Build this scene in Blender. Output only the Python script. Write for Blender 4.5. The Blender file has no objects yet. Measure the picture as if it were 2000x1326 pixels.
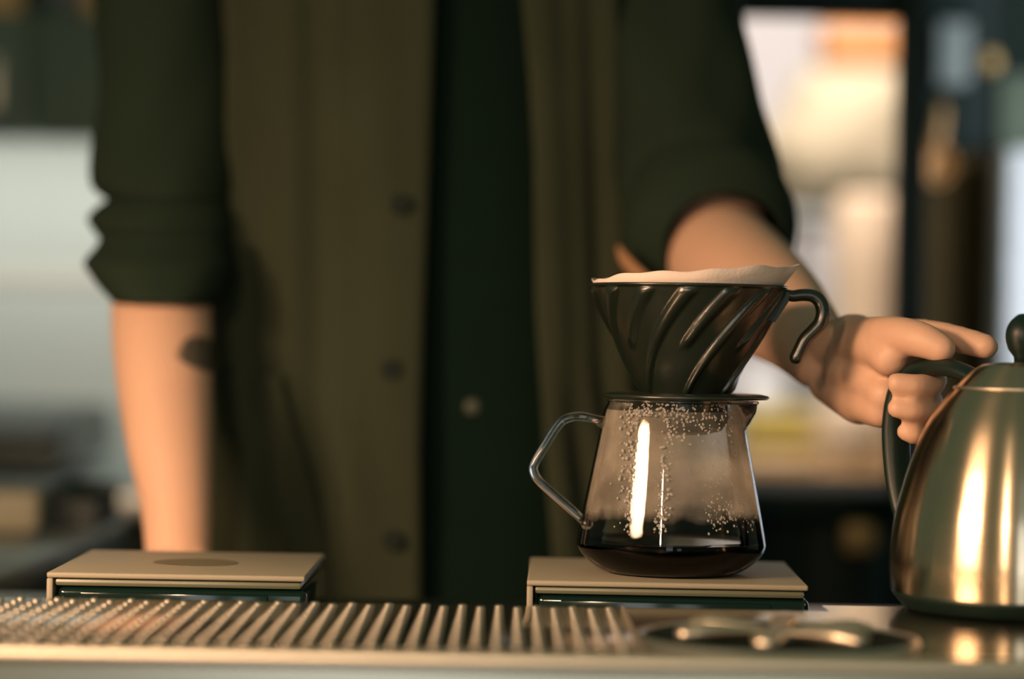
import bpy, bmesh, math, random
import numpy as np
from mathutils import Vector, Matrix
random.seed(7)
SC = bpy.context.scene
C = SC.collection
R = math.radians
# ------------------------------------------------------------------ camera
CAM_Z = 1.08
FPX = 4950.0
ROLL = R(1.0)
cr, sr = math.cos(ROLL), math.sin(ROLL)
cam = bpy.data.cameras.new('camera')
camo = bpy.data.objects.new('camera', cam)
C.objects.link(camo)
cam.sensor_width = 36.0
cam.lens = FPX / 2000 * 36
cam.clip_start = 0.05
cam.dof.use_dof = True
cam.dof.focus_distance = 1.525
cam.dof.aperture_fstop = 2.3
m = Matrix(((cr, -sr, 0, 0), (0, 0, -1, 0), (sr, cr, 0, CAM_Z), (0, 0, 0, 1)))
camo.matrix_world = m
SC.camera = camo
# ------------------------------------------------------------------ world, lights, exposure
SC.view_settings.view_transform = 'Standard'
SC.view_settings.look = 'None'
SC.view_settings.gamma = 1.0
SC.view_settings.exposure = 0.0
SC.view_settings.use_curve_mapping = False
w = bpy.data.worlds.new('dim_room')
SC.world = w
w.use_nodes = True
w.node_tree.nodes['Background'].inputs[0].default_value = (0.76, 1.0, 0.68, 1)
w.node_tree.nodes['Background'].inputs[1].default_value = 0.135


def area(name, loc, target, sx, sy, power, col, spread=None):
    l = bpy.data.lights.new(name, 'AREA')
    l.shape = 'RECTANGLE'
    l.size = sx
    l.size_y = sy
    l.energy = power
    l.color = col
    if spread:
        l.spread = spread
    o = bpy.data.objects.new(name, l)
    C.objects.link(o)
    o.location = loc
    d = Vector(target) - Vector(loc)
    o.rotation_euler = d.to_track_quat('-Z', 'Y').to_euler()
    return o


# warm lamp over the guests' side of the bar, left of the camera
area('warm_bar_lamp', (-1.06, 0.60, CAM_Z + 0.37), (-0.10, 1.58, CAM_Z - 0.40), 0.62, 0.165, 8.8, (1.0, 0.60, 0.36), R(82)).data.shape = 'ELLIPSE'
# second, smaller lamp above the guests' stools
area('stool_lamp', (-0.40, -0.10, CAM_Z + 0.42), (-0.15, 1.95, CAM_Z - 0.22), 0.05, 0.14, 1.5, (1.0, 0.66, 0.42), R(70))
# daylight in the shop windows behind the camera
area('shop_window_daylight', (-0.26, -2.2, CAM_Z + 0.15), (0.2, 1.5, CAM_Z - 0.1), 0.52, 1.5, 6.5, (0.90, 0.95, 1.0))
area('shop_door_daylight', (0.50, -2.2, CAM_Z + 0.05), (0.2, 1.5, CAM_Z - 0.1), 0.34, 1.5, 3.0, (0.90, 1.0, 0.90))
# tube under the wall cupboard, the ceiling lamps of the room beyond, an added cool light brightening the fridge
area('under_cupboard_tube', (-0.75, 3.42, CAM_Z + 0.262), (-0.75, 3.64, CAM_Z + 0.05), 1.1, 0.05, 2.7, (0.86, 0.96, 1.0))
area('back_room_ceiling_lamp', (0.45, 3.95, CAM_Z + 1.25), (0.65, 5.2, CAM_Z + 0.1), 1.0, 0.7, 50.0, (1.0, 0.88, 0.80))
area('added_fridge_light', (1.45, 2.30, CAM_Z + 0.25), (0.85, 3.15, CAM_Z + 0.05), 0.5, 0.9, 6.0, (0.86, 0.92, 1.0), R(75))


# ------------------------------------------------------------------ helpers
def P(px, py, d):
    """A point seen at pixel (px, py) of the 2000x1326 frame, d metres in front of the camera."""
    u = (px - 1000) / FPX
    v = (663 - py) / FPX
    return Vector(((u * cr - v * sr) * d, d, (u * sr + v * cr) * d + CAM_Z))


def link(name, me, mat=None, parent=None, smooth=False):
    o = bpy.data.objects.new(name, me)
    C.objects.link(o)
    if mat is not None:
        me.materials.append(mat)
    if smooth:
        for p in me.polygons:
            p.use_smooth = True
    if parent is not None:
        o.parent = parent
        o.matrix_parent_inverse = parent.matrix_world.inverted()
    return o


def bmo(name, bm, mat=None, parent=None, smooth=False, normals=True):
    if normals:
        bmesh.ops.recalc_face_normals(bm, faces=bm.faces)
    me = bpy.data.meshes.new(name)
    bm.to_mesh(me)
    bm.free()
    return link(name, me, mat, parent, smooth)


def tag(o, label=None, cat=None, group=None, kind=None):
    if label:
        o['label'] = label
    if cat:
        o['category'] = cat
    if group:
        o['group'] = group
    if kind:
        o['kind'] = kind
    return o


def thing(name, loc, label, cat, group=None):
    o = bpy.data.objects.new(name, None)
    o.empty_display_size = 0.02
    C.objects.link(o)
    o.location = loc
    o.matrix_world = Matrix.Translation(loc)
    return tag(o, label, cat, group)


def autosmooth(o, ang=40):
    bpy.context.view_layer.objects.active = o
    me = o.data
    me.set_sharp_from_angle(angle=R(ang))
    for p in me.polygons:
        p.use_smooth = True


def box(bm, x0, x1, y0, y1, z0, z1, bev=0.0, seg=2, rot=None):
    r = bmesh.ops.create_cube(bm, size=1.0)
    vs = r['verts']
    for v in vs:
        v.co = Vector(((x0 + x1) / 2 + v.co.x * (x1 - x0), (y0 + y1) / 2 + v.co.y * (y1 - y0), (z0 + z1) / 2 + v.co.z * (z1 - z0)))
    es = list({e for v in vs for e in v.link_edges})
    if bev > 0:
        rr = bmesh.ops.bevel(bm, geom=es, offset=bev, segments=seg, profile=0.5, affect='EDGES')
        vs = list({v for f in rr['faces'] for v in f.verts} | {v for v in vs if v.is_valid})
    if rot is not None:
        cx = Vector(((x0 + x1) / 2, (y0 + y1) / 2, (z0 + z1) / 2))
        bmesh.ops.rotate(bm, verts=[v for v in vs if v.is_valid], cent=cx, matrix=rot)
    return bm


def boxo(name, x0, x1, y0, y1, z0, z1, mat, parent=None, bev=0.0, seg=2, rot=None):
    bm = bmesh.new()
    box(bm, x0, x1, y0, y1, z0, z1, bev, seg, rot)
    o = bmo(name, bm, mat, parent)
    if bev > 0:
        autosmooth(o, 35)
    return o


def lathe(prof, n=64, c=(0, 0, 0), bm=None, rfun=None):
    """prof: list of (r, z); r=0 ends close the shape."""
    bm = bm or bmesh.new()
    rings = []
    for (r, z) in prof:
        if r < 1e-6:
            rings.append([bm.verts.new((c[0], c[1], c[2] + z))])
        else:
            ring = []
            for i in range(n):
                a = 2 * math.pi * i / n
                rr = r if rfun is None else rfun(r, z, a)
                ring.append(bm.verts.new((c[0] + rr * math.cos(a), c[1] + rr * math.sin(a), c[2] + z)))
            rings.append(ring)
    for A, B in zip(rings, rings[1:]):
        if len(A) == 1 and len(B) == 1:
            continue
        for i in range(n):
            j = (i + 1) % n
            if len(A) == 1:
                bm.faces.new((A[0], B[j], B[i]))
            elif len(B) == 1:
                bm.faces.new((A[i], A[j], B[0]))
            else:
                bm.faces.new((A[i], A[j], B[j], B[i]))
    return bm


def catmull(pts, k=6):
    """pts: list of tuples (any length), smoothly interpolated."""
    a = np.array(pts, float)
    a = np.vstack([2 * a[0] - a[1], a, 2 * a[-1] - a[-2]])
    out = []
    for i in range(1, len(a) - 2):
        p0, p1, p2, p3 = a[i - 1], a[i], a[i + 1], a[i + 2]
        for t in np.linspace(0, 1, k, endpoint=False):
            out.append(0.5 * ((2 * p1) + (-p0 + p2) * t + (2 * p0 - 5 * p1 + 4 * p2 - p3) * t * t + (-p0 + 3 * p1 - 3 * p2 + p3) * t ** 3))
    out.append(a[-2])
    return [tuple(q) for q in out]


def tube(path, n=14, bm=None, k=6, flat=None, up=None, caps=True, fold=None):
    """path: list of (x,y,z,r). flat=(a,b) squashes the section along frame axes."""
    bm = bm or bmesh.new()
    pts = catmull(path, k) if k > 1 else path
    pv = [Vector(p[:3]) for p in pts]
    rad = [p[3] for p in pts]
    T = []
    for i in range(len(pv)):
        a = pv[max(0, i - 1)]
        b = pv[min(len(pv) - 1, i + 1)]
        T.append((b - a).normalized())
    N = Vector(up) if up else Vector((0, 0, 1))
    if abs(N.dot(T[0])) > 0.95:
        N = Vector((1, 0, 0))
    N = (N - T[0] * N.dot(T[0])).normalized()
    rings = []
    fa, fb = flat or (1, 1)
    for i, (p, t) in enumerate(zip(pv, T)):
        N = (N - t * N.dot(t)).normalized()
        B = t.cross(N)
        ring = []
        for j in range(n):
            a = 2 * math.pi * j / n
            rr = rad[i]
            if fold:
                rr *= fold(i / (len(pv) - 1), a)
            ring.append(bm.verts.new(p + N * (rr * fa * math.cos(a)) + B * (rr * fb * math.sin(a))))
        rings.append(ring)
    for A, Bq in zip(rings, rings[1:]):
        for j in range(n):
            q = (j + 1) % n
            bm.faces.new((A[j], A[q], Bq[q], Bq[j]))
    if caps:
        # rounded ends
        for ring, p, t, r, s in ((rings[0], pv[0], T[0], rad[0], -1), (rings[-1], pv[-1], T[-1], rad[-1], 1)):
            prev = ring
            for f_, g_ in ((0.87, 0.45), (0.5, 0.8)):
                cur = [bm.verts.new(p + (v.co - p) * f_ + t * (s * r * g_ * min(fa, fb))) for v in ring]
                for j in range(n):
                    q = (j + 1) % n
                    bm.faces.new((prev[j], prev[q], cur[q], cur[j]))
                prev = cur
            c0 = bm.verts.new(p + t * (s * r * 0.95 * min(fa, fb)))
            for j in range(n):
                bm.faces.new((prev[j], prev[(j + 1) % n], c0))
    return bm


def grid(pts, bm=None, wrap=False):
    bm = bm or bmesh.new()
    V = [[bm.verts.new(p) for p in row] for row in pts]
    for A, B in zip(V, V[1:]):
        n = len(A)
        for i in range(n if wrap else n - 1):
            j = (i + 1) % n
            bm.faces.new((A[i], A[j], B[j], B[i]))
    return bm


def solidify(o, t, off=-1):
    md = o.modifiers.new('thickness', 'SOLIDIFY')
    md.thickness = t
    md.offset = off
    return o


def ball(bm, c, r, sub=2, scale=(1, 1, 1)):
    q = bmesh.ops.create_icosphere(bm, subdivisions=sub, radius=1.0)
    for v in q['verts']:
        v.co = Vector((c[0] + v.co.x * r * scale[0], c[1] + v.co.y * r * scale[1], c[2] + v.co.z * r * scale[2]))
    return bm


# ------------------------------------------------------------------ materials
def mat(name, col, rough=0.5, metal=0.0, noise=0.0, nscale=20.0, bump=0.0, bscale=200.0, spec=0.5, coat=0.0, sss=0.0, stretch=None, aniso=0.0, col2=None, sheen=0.0):
    M = bpy.data.materials.new(name)
    M.use_nodes = True
    nt = M.node_tree
    b = nt.nodes['Principled BSDF']
    b.inputs['Base Color'].default_value = (*col, 1)
    b.inputs['Roughness'].default_value = rough
    b.inputs['Metallic'].default_value = metal
    b.inputs['Specular IOR Level'].default_value = spec
    b.inputs['Coat Weight'].default_value = coat
    b.inputs['Coat Roughness'].default_value = 0.05
    b.inputs['Sheen Weight'].default_value = sheen
    if sss:
        b.inputs['Subsurface Weight'].default_value = sss
        b.inputs['Subsurface Radius'].default_value = (0.012, 0.005, 0.003)
        b.inputs['Subsurface Scale'].default_value = 1.0
    geo = nt.nodes.new('ShaderNodeNewGeometry')
    mp = nt.nodes.new('ShaderNodeMapping')
    nt.links.new(geo.outputs['Position'], mp.inputs[0])
    if stretch:
        mp.inputs['Scale'].default_value = stretch
    if noise or col2:
        n = nt.nodes.new('ShaderNodeTexNoise')
        n.inputs['Scale'].default_value = nscale
        n.inputs['Detail'].default_value = 4
        nt.links.new(mp.outputs[0], n.inputs['Vector'])
        mx = nt.nodes.new('ShaderNodeMix')
        mx.data_type = 'RGBA'
        c2 = col2 or tuple(max(0, c * (1 - noise)) for c in col)
        c1 = col if col2 else tuple(min(1, c * (1 + noise)) for c in col)
        mx.inputs[6].default_value = (*c1, 1)
        mx.inputs[7].default_value = (*c2, 1)
        nt.links.new(n.outputs['Fac'], mx.inputs[0])
        nt.links.new(mx.outputs[2], b.inputs['Base Color'])
        M['mix'] = mx.name
    if bump:
        n2 = nt.nodes.new('ShaderNodeTexNoise')
        n2.inputs['Scale'].default_value = bscale
        n2.inputs['Detail'].default_value = 3
        nt.links.new(mp.outputs[0], n2.inputs['Vector'])
        bp = nt.nodes.new('ShaderNodeBump')
        bp.inputs['Strength'].default_value = bump
        bp.inputs['Distance'].default_value = 0.001
        nt.links.new(n2.outputs['Fac'], bp.inputs['Height'])
        nt.links.new(bp.outputs[0], b.inputs['Normal'])
    if aniso:
        b.inputs['Anisotropic'].default_value = aniso
        tg = nt.nodes.new('ShaderNodeTangent')
        tg.direction_type = 'RADIAL'
        tg.axis = 'Z'
        b.inputs['Anisotropic Rotation'].default_value = 0.25
        nt.links.new(tg.outputs[0], b.inputs['Tangent'])
    return M


def thin_glass(name, tint=(1, 1, 1), ior=1.5, rough=0.0, film=0.0):
    M = bpy.data.materials.new(name)
    M.use_nodes = True
    nt = M.node_tree
    for n in list(nt.nodes):
        nt.nodes.remove(n)
    out = nt.nodes.new('ShaderNodeOutputMaterial')
    tr = nt.nodes.new('ShaderNodeBsdfTransparent')
    tr.inputs[0].default_value = (*tint, 1)
    gl = nt.nodes.new('ShaderNodeBsdfGlossy')
    gl.inputs['Roughness'].default_value = rough
    fr = nt.nodes.new('ShaderNodeFresnel')
    fr.inputs[0].default_value = ior
    mx = nt.nodes.new('ShaderNodeMixShader')
    nt.links.new(fr.outputs[0], mx.inputs[0])
    nt.links.new(tr.outputs[0], mx.inputs[1])
    nt.links.new(gl.outputs[0], mx.inputs[2])
    nt.links.new(mx.outputs[0], out.inputs[0])
    return M


def glass(name, col=(1, 1, 1), ior=1.5, rough=0.0):
    M = bpy.data.materials.new(name)
    M.use_nodes = True
    b = M.node_tree.nodes['Principled BSDF']
    b.inputs['Base Color'].default_value = (*col, 1)
    b.inputs['Transmission Weight'].default_value = 1
    b.inputs['IOR'].default_value = ior
    b.inputs['Roughness'].default_value = rough
    return M


M_steel_tray = mat('polished_steel', (0.62, 0.56, 0.47), 0.16, 1.0, noise=0.10, nscale=9, bump=0.02, bscale=30)
M_steel_dot = mat('embossed_steel', (0.66, 0.60, 0.50), 0.38, 1.0)
M_steel_rim = mat('rolled_steel', (0.74, 0.66, 0.52), 0.42, 1.0, noise=0.06, nscale=15)
M_kettle = mat('brushed_steel', (0.58, 0.47, 0.33), 0.22, 1.0, aniso=0.85, noise=0.06, nscale=14, stretch=(1, 1, 14))
M_dark_plastic = mat('black_plastic', (0.004, 0.015, 0.011), 0.42, spec=0.4)
M_black_gloss = mat('black_gloss', (0.003, 0.012, 0.009), 0.12, spec=0.5)
M_dripper = mat('black_coated_metal', (0.007, 0.012, 0.007), 0.30, 0.0, spec=0.8, bump=0.05, bscale=500)
M_tan = mat('scale_tan', (0.27, 0.25, 0.185), 0.55, noise=0.03, nscale=60, bump=0.05, bscale=900)
M_tan_dark = mat('scale_tan_print', (0.13, 0.115, 0.072), 0.6)
M_tan_under = mat('scale_underlip', (0.11, 0.12, 0.075), 0.35)
M_paper = mat('filter_paper', (0.68, 0.58, 0.51), 0.9, noise=0.05, nscale=80, bump=0.25, bscale=500)
M_server = thin_glass('server_glass', (0.985, 0.975, 0.955), 1.35)
M_rod = glass('handle_glass', (0.96, 0.94, 0.90), 1.47)
M_drop = glass('water_drop', (1, 1, 1), 1.33)
_nt = M_drop.node_tree
_t = _nt.nodes.new('ShaderNodeBsdfTranslucent')
_d = _nt.nodes.new('ShaderNodeBsdfDiffuse')
_a = _nt.nodes.new('ShaderNodeAddShader')
_m = _nt.nodes.new('ShaderNodeMixShader')
_m.inputs[0].default_value = 0.30
_t.inputs[0].default_value = _d.inputs[0].default_value = (0.5, 0.48, 0.44, 1)
_nt.links.new(_t.outputs[0], _a.inputs[0])
_nt.links.new(_d.outputs[0], _a.inputs[1])
_nt.links.new(_nt.nodes['Principled BSDF'].outputs[0], _m.inputs[1])
_nt.links.new(_a.outputs[0], _m.inputs[2])
_nt.links.new(_m.outputs[0], _nt.nodes['Material Output'].inputs['Surface'])
M_skin = mat('skin', (0.62, 0.385, 0.265), 0.55, noise=0.06, nscale=25, sss=0.12, bump=0.08, bscale=350)
M_nail = mat('nail', (0.75, 0.45, 0.33), 0.35)
M_coat = mat('olive_cloth', (0.033, 0.041, 0.024), 0.95, noise=0.2, nscale=12, bump=0.5, bscale=700, spec=0.1, sheen=0.05)
M_sleeve = mat('dark_shirt_cloth', (0.016, 0.027, 0.017), 0.95, noise=0.2, nscale=9, bump=0.5, bscale=700, spec=0.1)
M_inner = mat('black_cloth', (0.003, 0.011, 0.007), 0.95, noise=0.1, nscale=30, bump=0.4, bscale=600, spec=0.1)
M_button = mat('button_dark', (0.006, 0.012, 0.009), 0.7, spec=0.2)
M_snap = mat('snap_metal', (0.04, 0.05, 0.035), 0.6)
M_hair = mat('dark_hair', (0.012, 0.010, 0.008), 0.5, bump=0.6, bscale=300)
M_trouser = mat('dark_denim', (0.014, 0.016, 0.022), 0.9, bump=0.3, bscale=700)
M_shoe = mat('shoe_leather', (0.015, 0.013, 0.012), 0.5)
M_worktop = mat('dark_worktop', (0.004, 0.014, 0.010), 0.35, noise=0.15, nscale=8)
M_return = mat('steel_worktop', (0.40, 0.44, 0.43), 0.38, 1.0, noise=0.08, nscale=8)
M_cab_dark = mat('dark_cabinet', (0.004, 0.016, 0.011), 0.6, noise=0.1, nscale=6, spec=0.2)
M_floor = mat('floor_concrete', (0.10, 0.09, 0.075), 0.6, noise=0.2, nscale=5)
M_ceiling = mat('ceiling_paint', (0.05, 0.055, 0.05), 0.9)


def skin_tattoo():
    nt = M_skin.node_tree
    b = nt.nodes['Principled BSDF']
    mx = nt.nodes[M_skin['mix']]
    geo = nt.nodes.new('ShaderNodeNewGeometry')
    sub = nt.nodes.new('ShaderNodeVectorMath')
    sub.operation = 'SUBTRACT'
    sub.inputs[1].default_value = P(392, 692, 1.905)
    nt.links.new(geo.outputs['Position'], sub.inputs[0])
    n = nt.nodes.new('ShaderNodeTexNoise')
    n.inputs['Scale'].default_value = 60
    nt.links.new(geo.outputs['Position'], n.inputs['Vector'])
    sc = nt.nodes.new('ShaderNodeVectorMath')
    sc.operation = 'MULTIPLY'
    sc.inputs[1].default_value = (1.0, 0.55, 1.45)
    nt.links.new(sub.outputs[0], sc.inputs[0])
    ln = nt.nodes.new('ShaderNodeVectorMath')
    ln.operation = 'LENGTH'
    nt.links.new(sc.outputs[0], ln.inputs[0])
    ad = nt.nodes.new('ShaderNodeMath')
    ad.operation = 'MULTIPLY_ADD'
    nt.links.new(n.outputs['Fac'], ad.inputs[0])
    ad.inputs[1].default_value = 0.014
    nt.links.new(ln.outputs['Value'], ad.inputs[2])
    rp = nt.nodes.new('ShaderNodeMapRange')
    rp.inputs['From Min'].default_value = 0.024
    rp.inputs['From Max'].default_value = 0.028
    rp.inputs['To Min'].default_value = 0.9
    rp.inputs['To Max'].default_value = 0.0
    nt.links.new(ad.outputs[0], rp.inputs['Value'])
    m2 = nt.nodes.new('ShaderNodeMix')
    m2.data_type = 'RGBA'
    nt.links.new(rp.outputs[0], m2.inputs[0])
    nt.links.new(mx.outputs[2], m2.inputs[6])
    m2.inputs[7].default_value = (0.035, 0.045, 0.035, 1)
    nt.links.new(m2.outputs[2], b.inputs['Base Color'])


skin_tattoo()


def fog_mat():
    """Fine condensation on the inside of the server: thin scattering film, absent near the coffee."""
    M = bpy.data.materials.new('condensation_film')
    M.use_nodes = True
    nt = M.node_tree
    for n in list(nt.nodes):
        nt.nodes.remove(n)
    out = nt.nodes.new('ShaderNodeOutputMaterial')
    tr = nt.nodes.new('ShaderNodeBsdfTransparent')
    df = nt.nodes.new('ShaderNodeBsdfDiffuse')
    df.inputs[0].default_value = (0.97, 0.88, 0.74, 1)
    tl = nt.nodes.new('ShaderNodeBsdfTranslucent')
    tl.inputs[0].default_value = (0.97, 0.88, 0.74, 1)
    ms = nt.nodes.new('ShaderNodeMixShader')
    ms.inputs[0].default_value = 0.5
    nt.links.new(df.outputs[0], ms.inputs[1])
    nt.links.new(tl.outputs[0], ms.inputs[2])
    mx = nt.nodes.new('ShaderNodeMixShader')
    geo = nt.nodes.new('ShaderNodeNewGeometry')
    sep = nt.nodes.new('ShaderNodeSeparateXYZ')
    nt.links.new(geo.outputs['Position'], sep.inputs[0])
    n = nt.nodes.new('ShaderNodeTexNoise')
    n.inputs['Scale'].default_value = 45
    n.inputs['Detail'].default_value = 5
    nt.links.new(geo.outputs['Position'], n.inputs['Vector'])
    # lower boundary of the film wanders with the noise
    ad = nt.nodes.new('ShaderNodeMath')
    ad.operation = 'MULTIPLY_ADD'
    nt.links.new(n.outputs['Fac'], ad.inputs[0])
    ad.inputs[1].default_value = 0.018
    nt.links.new(sep.outputs['Z'], ad.inputs[2])
    rp = nt.nodes.new('ShaderNodeMapRange')
    z0 = CAM_Z - 0.100
    rp.inputs['From Min'].default_value = z0
    rp.inputs['From Max'].default_value = z0 + 0.006
    rp.inputs['To Min'].default_value = 0.01
    rp.inputs['To Max'].default_value = 1.0
    nt.links.new(ad.outputs[0], rp.inputs['Value'])
    r2 = nt.nodes.new('ShaderNodeMapRange')
    r2.inputs['From Min'].default_value = 0.3
    r2.inputs['From Max'].default_value = 0.75
    r2.inputs['To Min'].default_value = 0.18
    r2.inputs['To Max'].default_value = 0.42
    nt.links.new(n.outputs['Fac'], r2.inputs['Value'])
    mu = nt.nodes.new('ShaderNodeMath')
    mu.operation = 'MULTIPLY'
    nt.links.new(rp.outputs[0], mu.inputs[0])
    nt.links.new(r2.outputs[0], mu.inputs[1])
    nt.links.new(mu.outputs[0], mx.inputs[0])
    nt.links.new(tr.outputs[0], mx.inputs[1])
    nt.links.new(ms.outputs[0], mx.inputs[2])
    nt.links.new(mx.outputs[0], out.inputs[0])
    return M


M_fog = fog_mat()


def coffee_mat():
    M = glass('black_coffee', (1, 1, 1), 1.16)
    nt = M.node_tree
    va = nt.nodes.new('ShaderNodeVolumeAbsorption')
    va.inputs[0].default_value = (0.80, 0.36, 0.05, 1)
    va.inputs[1].default_value = 2600
    nt.links.new(va.outputs[0], nt.nodes['Material Output'].inputs['Volume'])
    return M


M_coffee = coffee_mat()

# ------------------------------------------------------------------ setting
WT = CAM_Z - 0.180      # worktop height
TZ = CAM_Z - 0.1523     # drip tray surface
ST = CAM_Z - 0.1424     # top of the scales
tag(boxo('floor', -3.2, 3.2, -2.6, 6.2, -0.06, 0.0, M_floor), kind='structure')

# ------------------------------------------------------------------ service counter
ctr = thing('service_counter', (0, 1.5, 0), 'dark bar counter with steel return, under the scales and drip tray', 'counter')
boxo('worktop', -1.5, 1.5, 1.245, 1.752, WT - 0.04, WT, M_worktop, ctr, 0.003)
boxo('steel_return_top', -1.5, -0.372, 1.7525, 2.46, WT - 0.04, WT, M_return, ctr, 0.004)
boxo('cabinet_body', -1.48, 1.48, 1.27, 1.70, 0.0, WT - 0.0405, M_cab_dark, ctr)
boxo('return_body', -1.48, -0.40, 1.7535, 2.42, 0.0, WT - 0.0405, M_cab_dark, ctr)

# ------------------------------------------------------------------ drip tray
SEAM = 0.066
TF = 1.226               # front of tray
TB = 1.450               # back of tray
tray = thing('drip_tray', (0, 1.34, WT), 'stainless steel bar drip tray with rows of raised dots', 'drip tray')
boxo('dotted_plate', -1.2, SEAM - 0.0006, TF, TB, TZ - 0.004, TZ, M_steel_tray, tray, 0.0012, 2)
bm = bmesh.new()
box(bm, SEAM + 0.0006, 0.184, TF, TB, TZ - 0.004, TZ)
box(bm, 0.184, 1.2, TF, 1.482, TZ - 0.004, TZ)
o = bmo('plain_plate', bm, M_steel_tray, tray)
boxo('tray_wall', -1.19, 1.19, TF + 0.004, TB - 0.004, WT + 0.0005, TZ - 0.0045, M_cab_dark, tray)
o = boxo('seam_bead', SEAM - 0.0010, SEAM + 0.0010, TF + 0.002, TB, TZ - 0.001, TZ + 0.0012, M_steel_rim, tray, 0.0006)
bm = tube([(-1.2, TF - 0.001, TZ - 0.0035, 0.0052), (0, TF - 0.001, TZ - 0.0035, 0.0052), (1.2, TF - 0.001, TZ - 0.0035, 0.0052)], n=24, k=2)
bmo('rolled_front_edge', bm, M_steel_rim, tray, True)
boxo('front_apron', -1.2, 1.2, TF - 0.0035, TF - 0.0005, TZ - 0.16, TZ - 0.006, mat('apron_steel', (0.66, 0.60, 0.48), 0.24, 1.0), tray)
# raised dots (embossed, a few hundred)
bm = bmesh.new()
prof = [(0.0027, -0.0003), (0.0024, 0.0008), (0.0014, 0.0014)]
ncol = 0
for i in range(54):
    x = SEAM - 0.008 - i * 0.01045
    for j in range(12):
        y = TB - 0.009 - j * 0.0178 - (0.0089 if i % 2 else 0)
        if y < TF + 0.012:
            continue
        rings = []
        for (r, z) in prof:
            rings.append([bm.verts.new((x + r * math.cos(a), y + r * math.sin(a), TZ + z)) for a in [2 * math.pi * q / 10 for q in range(10)]])
        for A, B in zip(rings, rings[1:]):
            for q in range(10):
                bm.faces.new((A[q], A[(q + 1) % 10], B[(q + 1) % 10], B[q]))
        bm.faces.new(rings[-1])
dots = bmo('raised_dots', bm, M_steel_dot, tray, True)
dots['kind'] = 'stuff'

# ------------------------------------------------------------------ pitcher rinser set in the plain plate
rc = P(1517, 1240, 1.305)
rc.z = TZ
rin = thing('pitcher_rinser', rc, 'round dark pitcher rinser with star-shaped spray arms, set in the steel plate', 'rinser')
bm = lathe([(0, 0.0006), (0.062, 0.0006), (0.066, 0.0014), (0.069, 0.0012), (0.0705, 0.0002)], 72, rc)
bmo('basin', bm, mat('basin_rubber', (0.004, 0.012, 0.009), 0.85, spec=0.08), rin, True)
bm = lathe([(0.0695, 0.0002), (0.0702, 0.0022), (0.0722, 0.0026), (0.0738, 0.0002)], 72, rc)
bmo('rim_ring', bm, M_steel_dot, rin, True)
bm = lathe([(0, 0.0075), (0.004, 0.0072), (0.0085, 0.0055), (0.010, 0.0006)], 32, rc)
bmo('spray_hub', bm, M_steel_dot, rin, True)
for k in range(6):
    a = R(18 + 60 * k)
    dx, dy = math.cos(a), math.sin(a)
    pth = [(rc.x + dx * q, rc.y + dy * q, rc.z + zz, rr) for q, zz, rr in ((0.008, 0.004, 0.0036), (0.022, 0.0050, 0.0055), (0.040, 0.0052, 0.0080), (0.052, 0.0040, 0.0060))]
    bmo('spray_arm', tube(pth, 12, flat=(0.62, 1.0)), M_steel_rim, rin, True)


# ------------------------------------------------------------------ scales
def scale(cx, h, label, rot, mark):
    t = thing('coffee_scale', (cx, 1.58, WT), label, 'scale')
    parts = []
    parts.append(boxo('body', cx - h + 0.006, cx + h + 0.001, 1.502, 1.66, WT + 0.003, ST - 0.0085, M_black_gloss, t, 0.004, 3))
    parts.append(boxo('underlip', cx - h + 0.0045, cx + h - 0.002, 1.5015, 1.655, ST - 0.0083, ST - 0.0037, M_tan_under, t, 0.002, 2))
    parts.append(boxo('weighing_plate', cx - h, cx + h, 1.50, 1.66, ST - 0.0034, ST, M_tan, t, 0.0011, 3))
    parts.append(boxo('side_flange', cx - h, cx - h + 0.0038, 1.50, 1.655, WT + 0.004, ST - 0.0035, M_tan, t, 0.0010, 2))
    parts.append(boxo('display_window', cx - h + 0.020, cx + h - 0.022, 1.5008, 1.5035, WT + 0.010, ST - 0.0115, M_black_gloss, t, 0.0009, 2))
    for sx in (-1, 1):
        for sy in (-1, 1):
            bm = lathe([(0, 0), (0.007, 0), (0.007, 0.0028), (0, 0.0028)], 20, (cx + sx * 0.062, 1.58 + sy * 0.062, WT + 0.0002))
            parts.append(bmo('rubber_foot', bm, M_dark_plastic, t))
    if mark:
        bm = lathe([(0, 0.0003), (0.0262, 0.0003), (0.0264, 0.0)], 48, (cx + 0.002, 1.578, ST))
        q = bmo('round_mark', bm, M_tan_dark, t)
        q['label'] = 'darker round mark printed on the plate'
        parts.append(q)
    t.rotation_euler.z = rot
    return t


scale(-0.1965, 0.0765, 'tan coffee scale with an empty top and a darker round mark', 0.0, True)
scale(0.0962, 0.0832, 'tan coffee scale carrying the glass coffee server', R(-1.2), False)

# ------------------------------------------------------------------ coffee server
S0 = P(1312, 1000, 1.565)
SX, SY = S0.x, S0.y
srv = thing('coffee_server', (SX, SY, ST), 'clear glass coffee server beaded with condensation, standing on the tan scale', 'server')
# outer profile: height above scale -> radius
OUT = [(0.0, 0.0010), (0.030, 0.0006), (0.0375, 0.0004), (0.0445, 0.0026), (0.0520, 0.0080), (0.0568, 0.0135), (0.0584, 0.0175), (0.0580, 0.0215),
       (0.0560, 0.032), (0.0529, 0.048), (0.0494, 0.066), (0.0463, 0.082), (0.0440, 0.094), (0.0425, 0.1005), (0.0405, 0.1045), (0.0402, 0.1062)]
OUTS = catmull(OUT[2:], 4)
SPA = R(-14)


def spout(r, z, a):
    """pull the lip out to a beak on the right"""
    d = (a - SPA + math.pi) % (2 * math.pi) - math.pi
    t = max(0.0, (z - 0.090) / 0.0162)
    k = max(0.0, 1 - abs(d) / R(26))
    return r + 0.0125 * (t ** 0.8) * (k ** 1.3)


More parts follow.
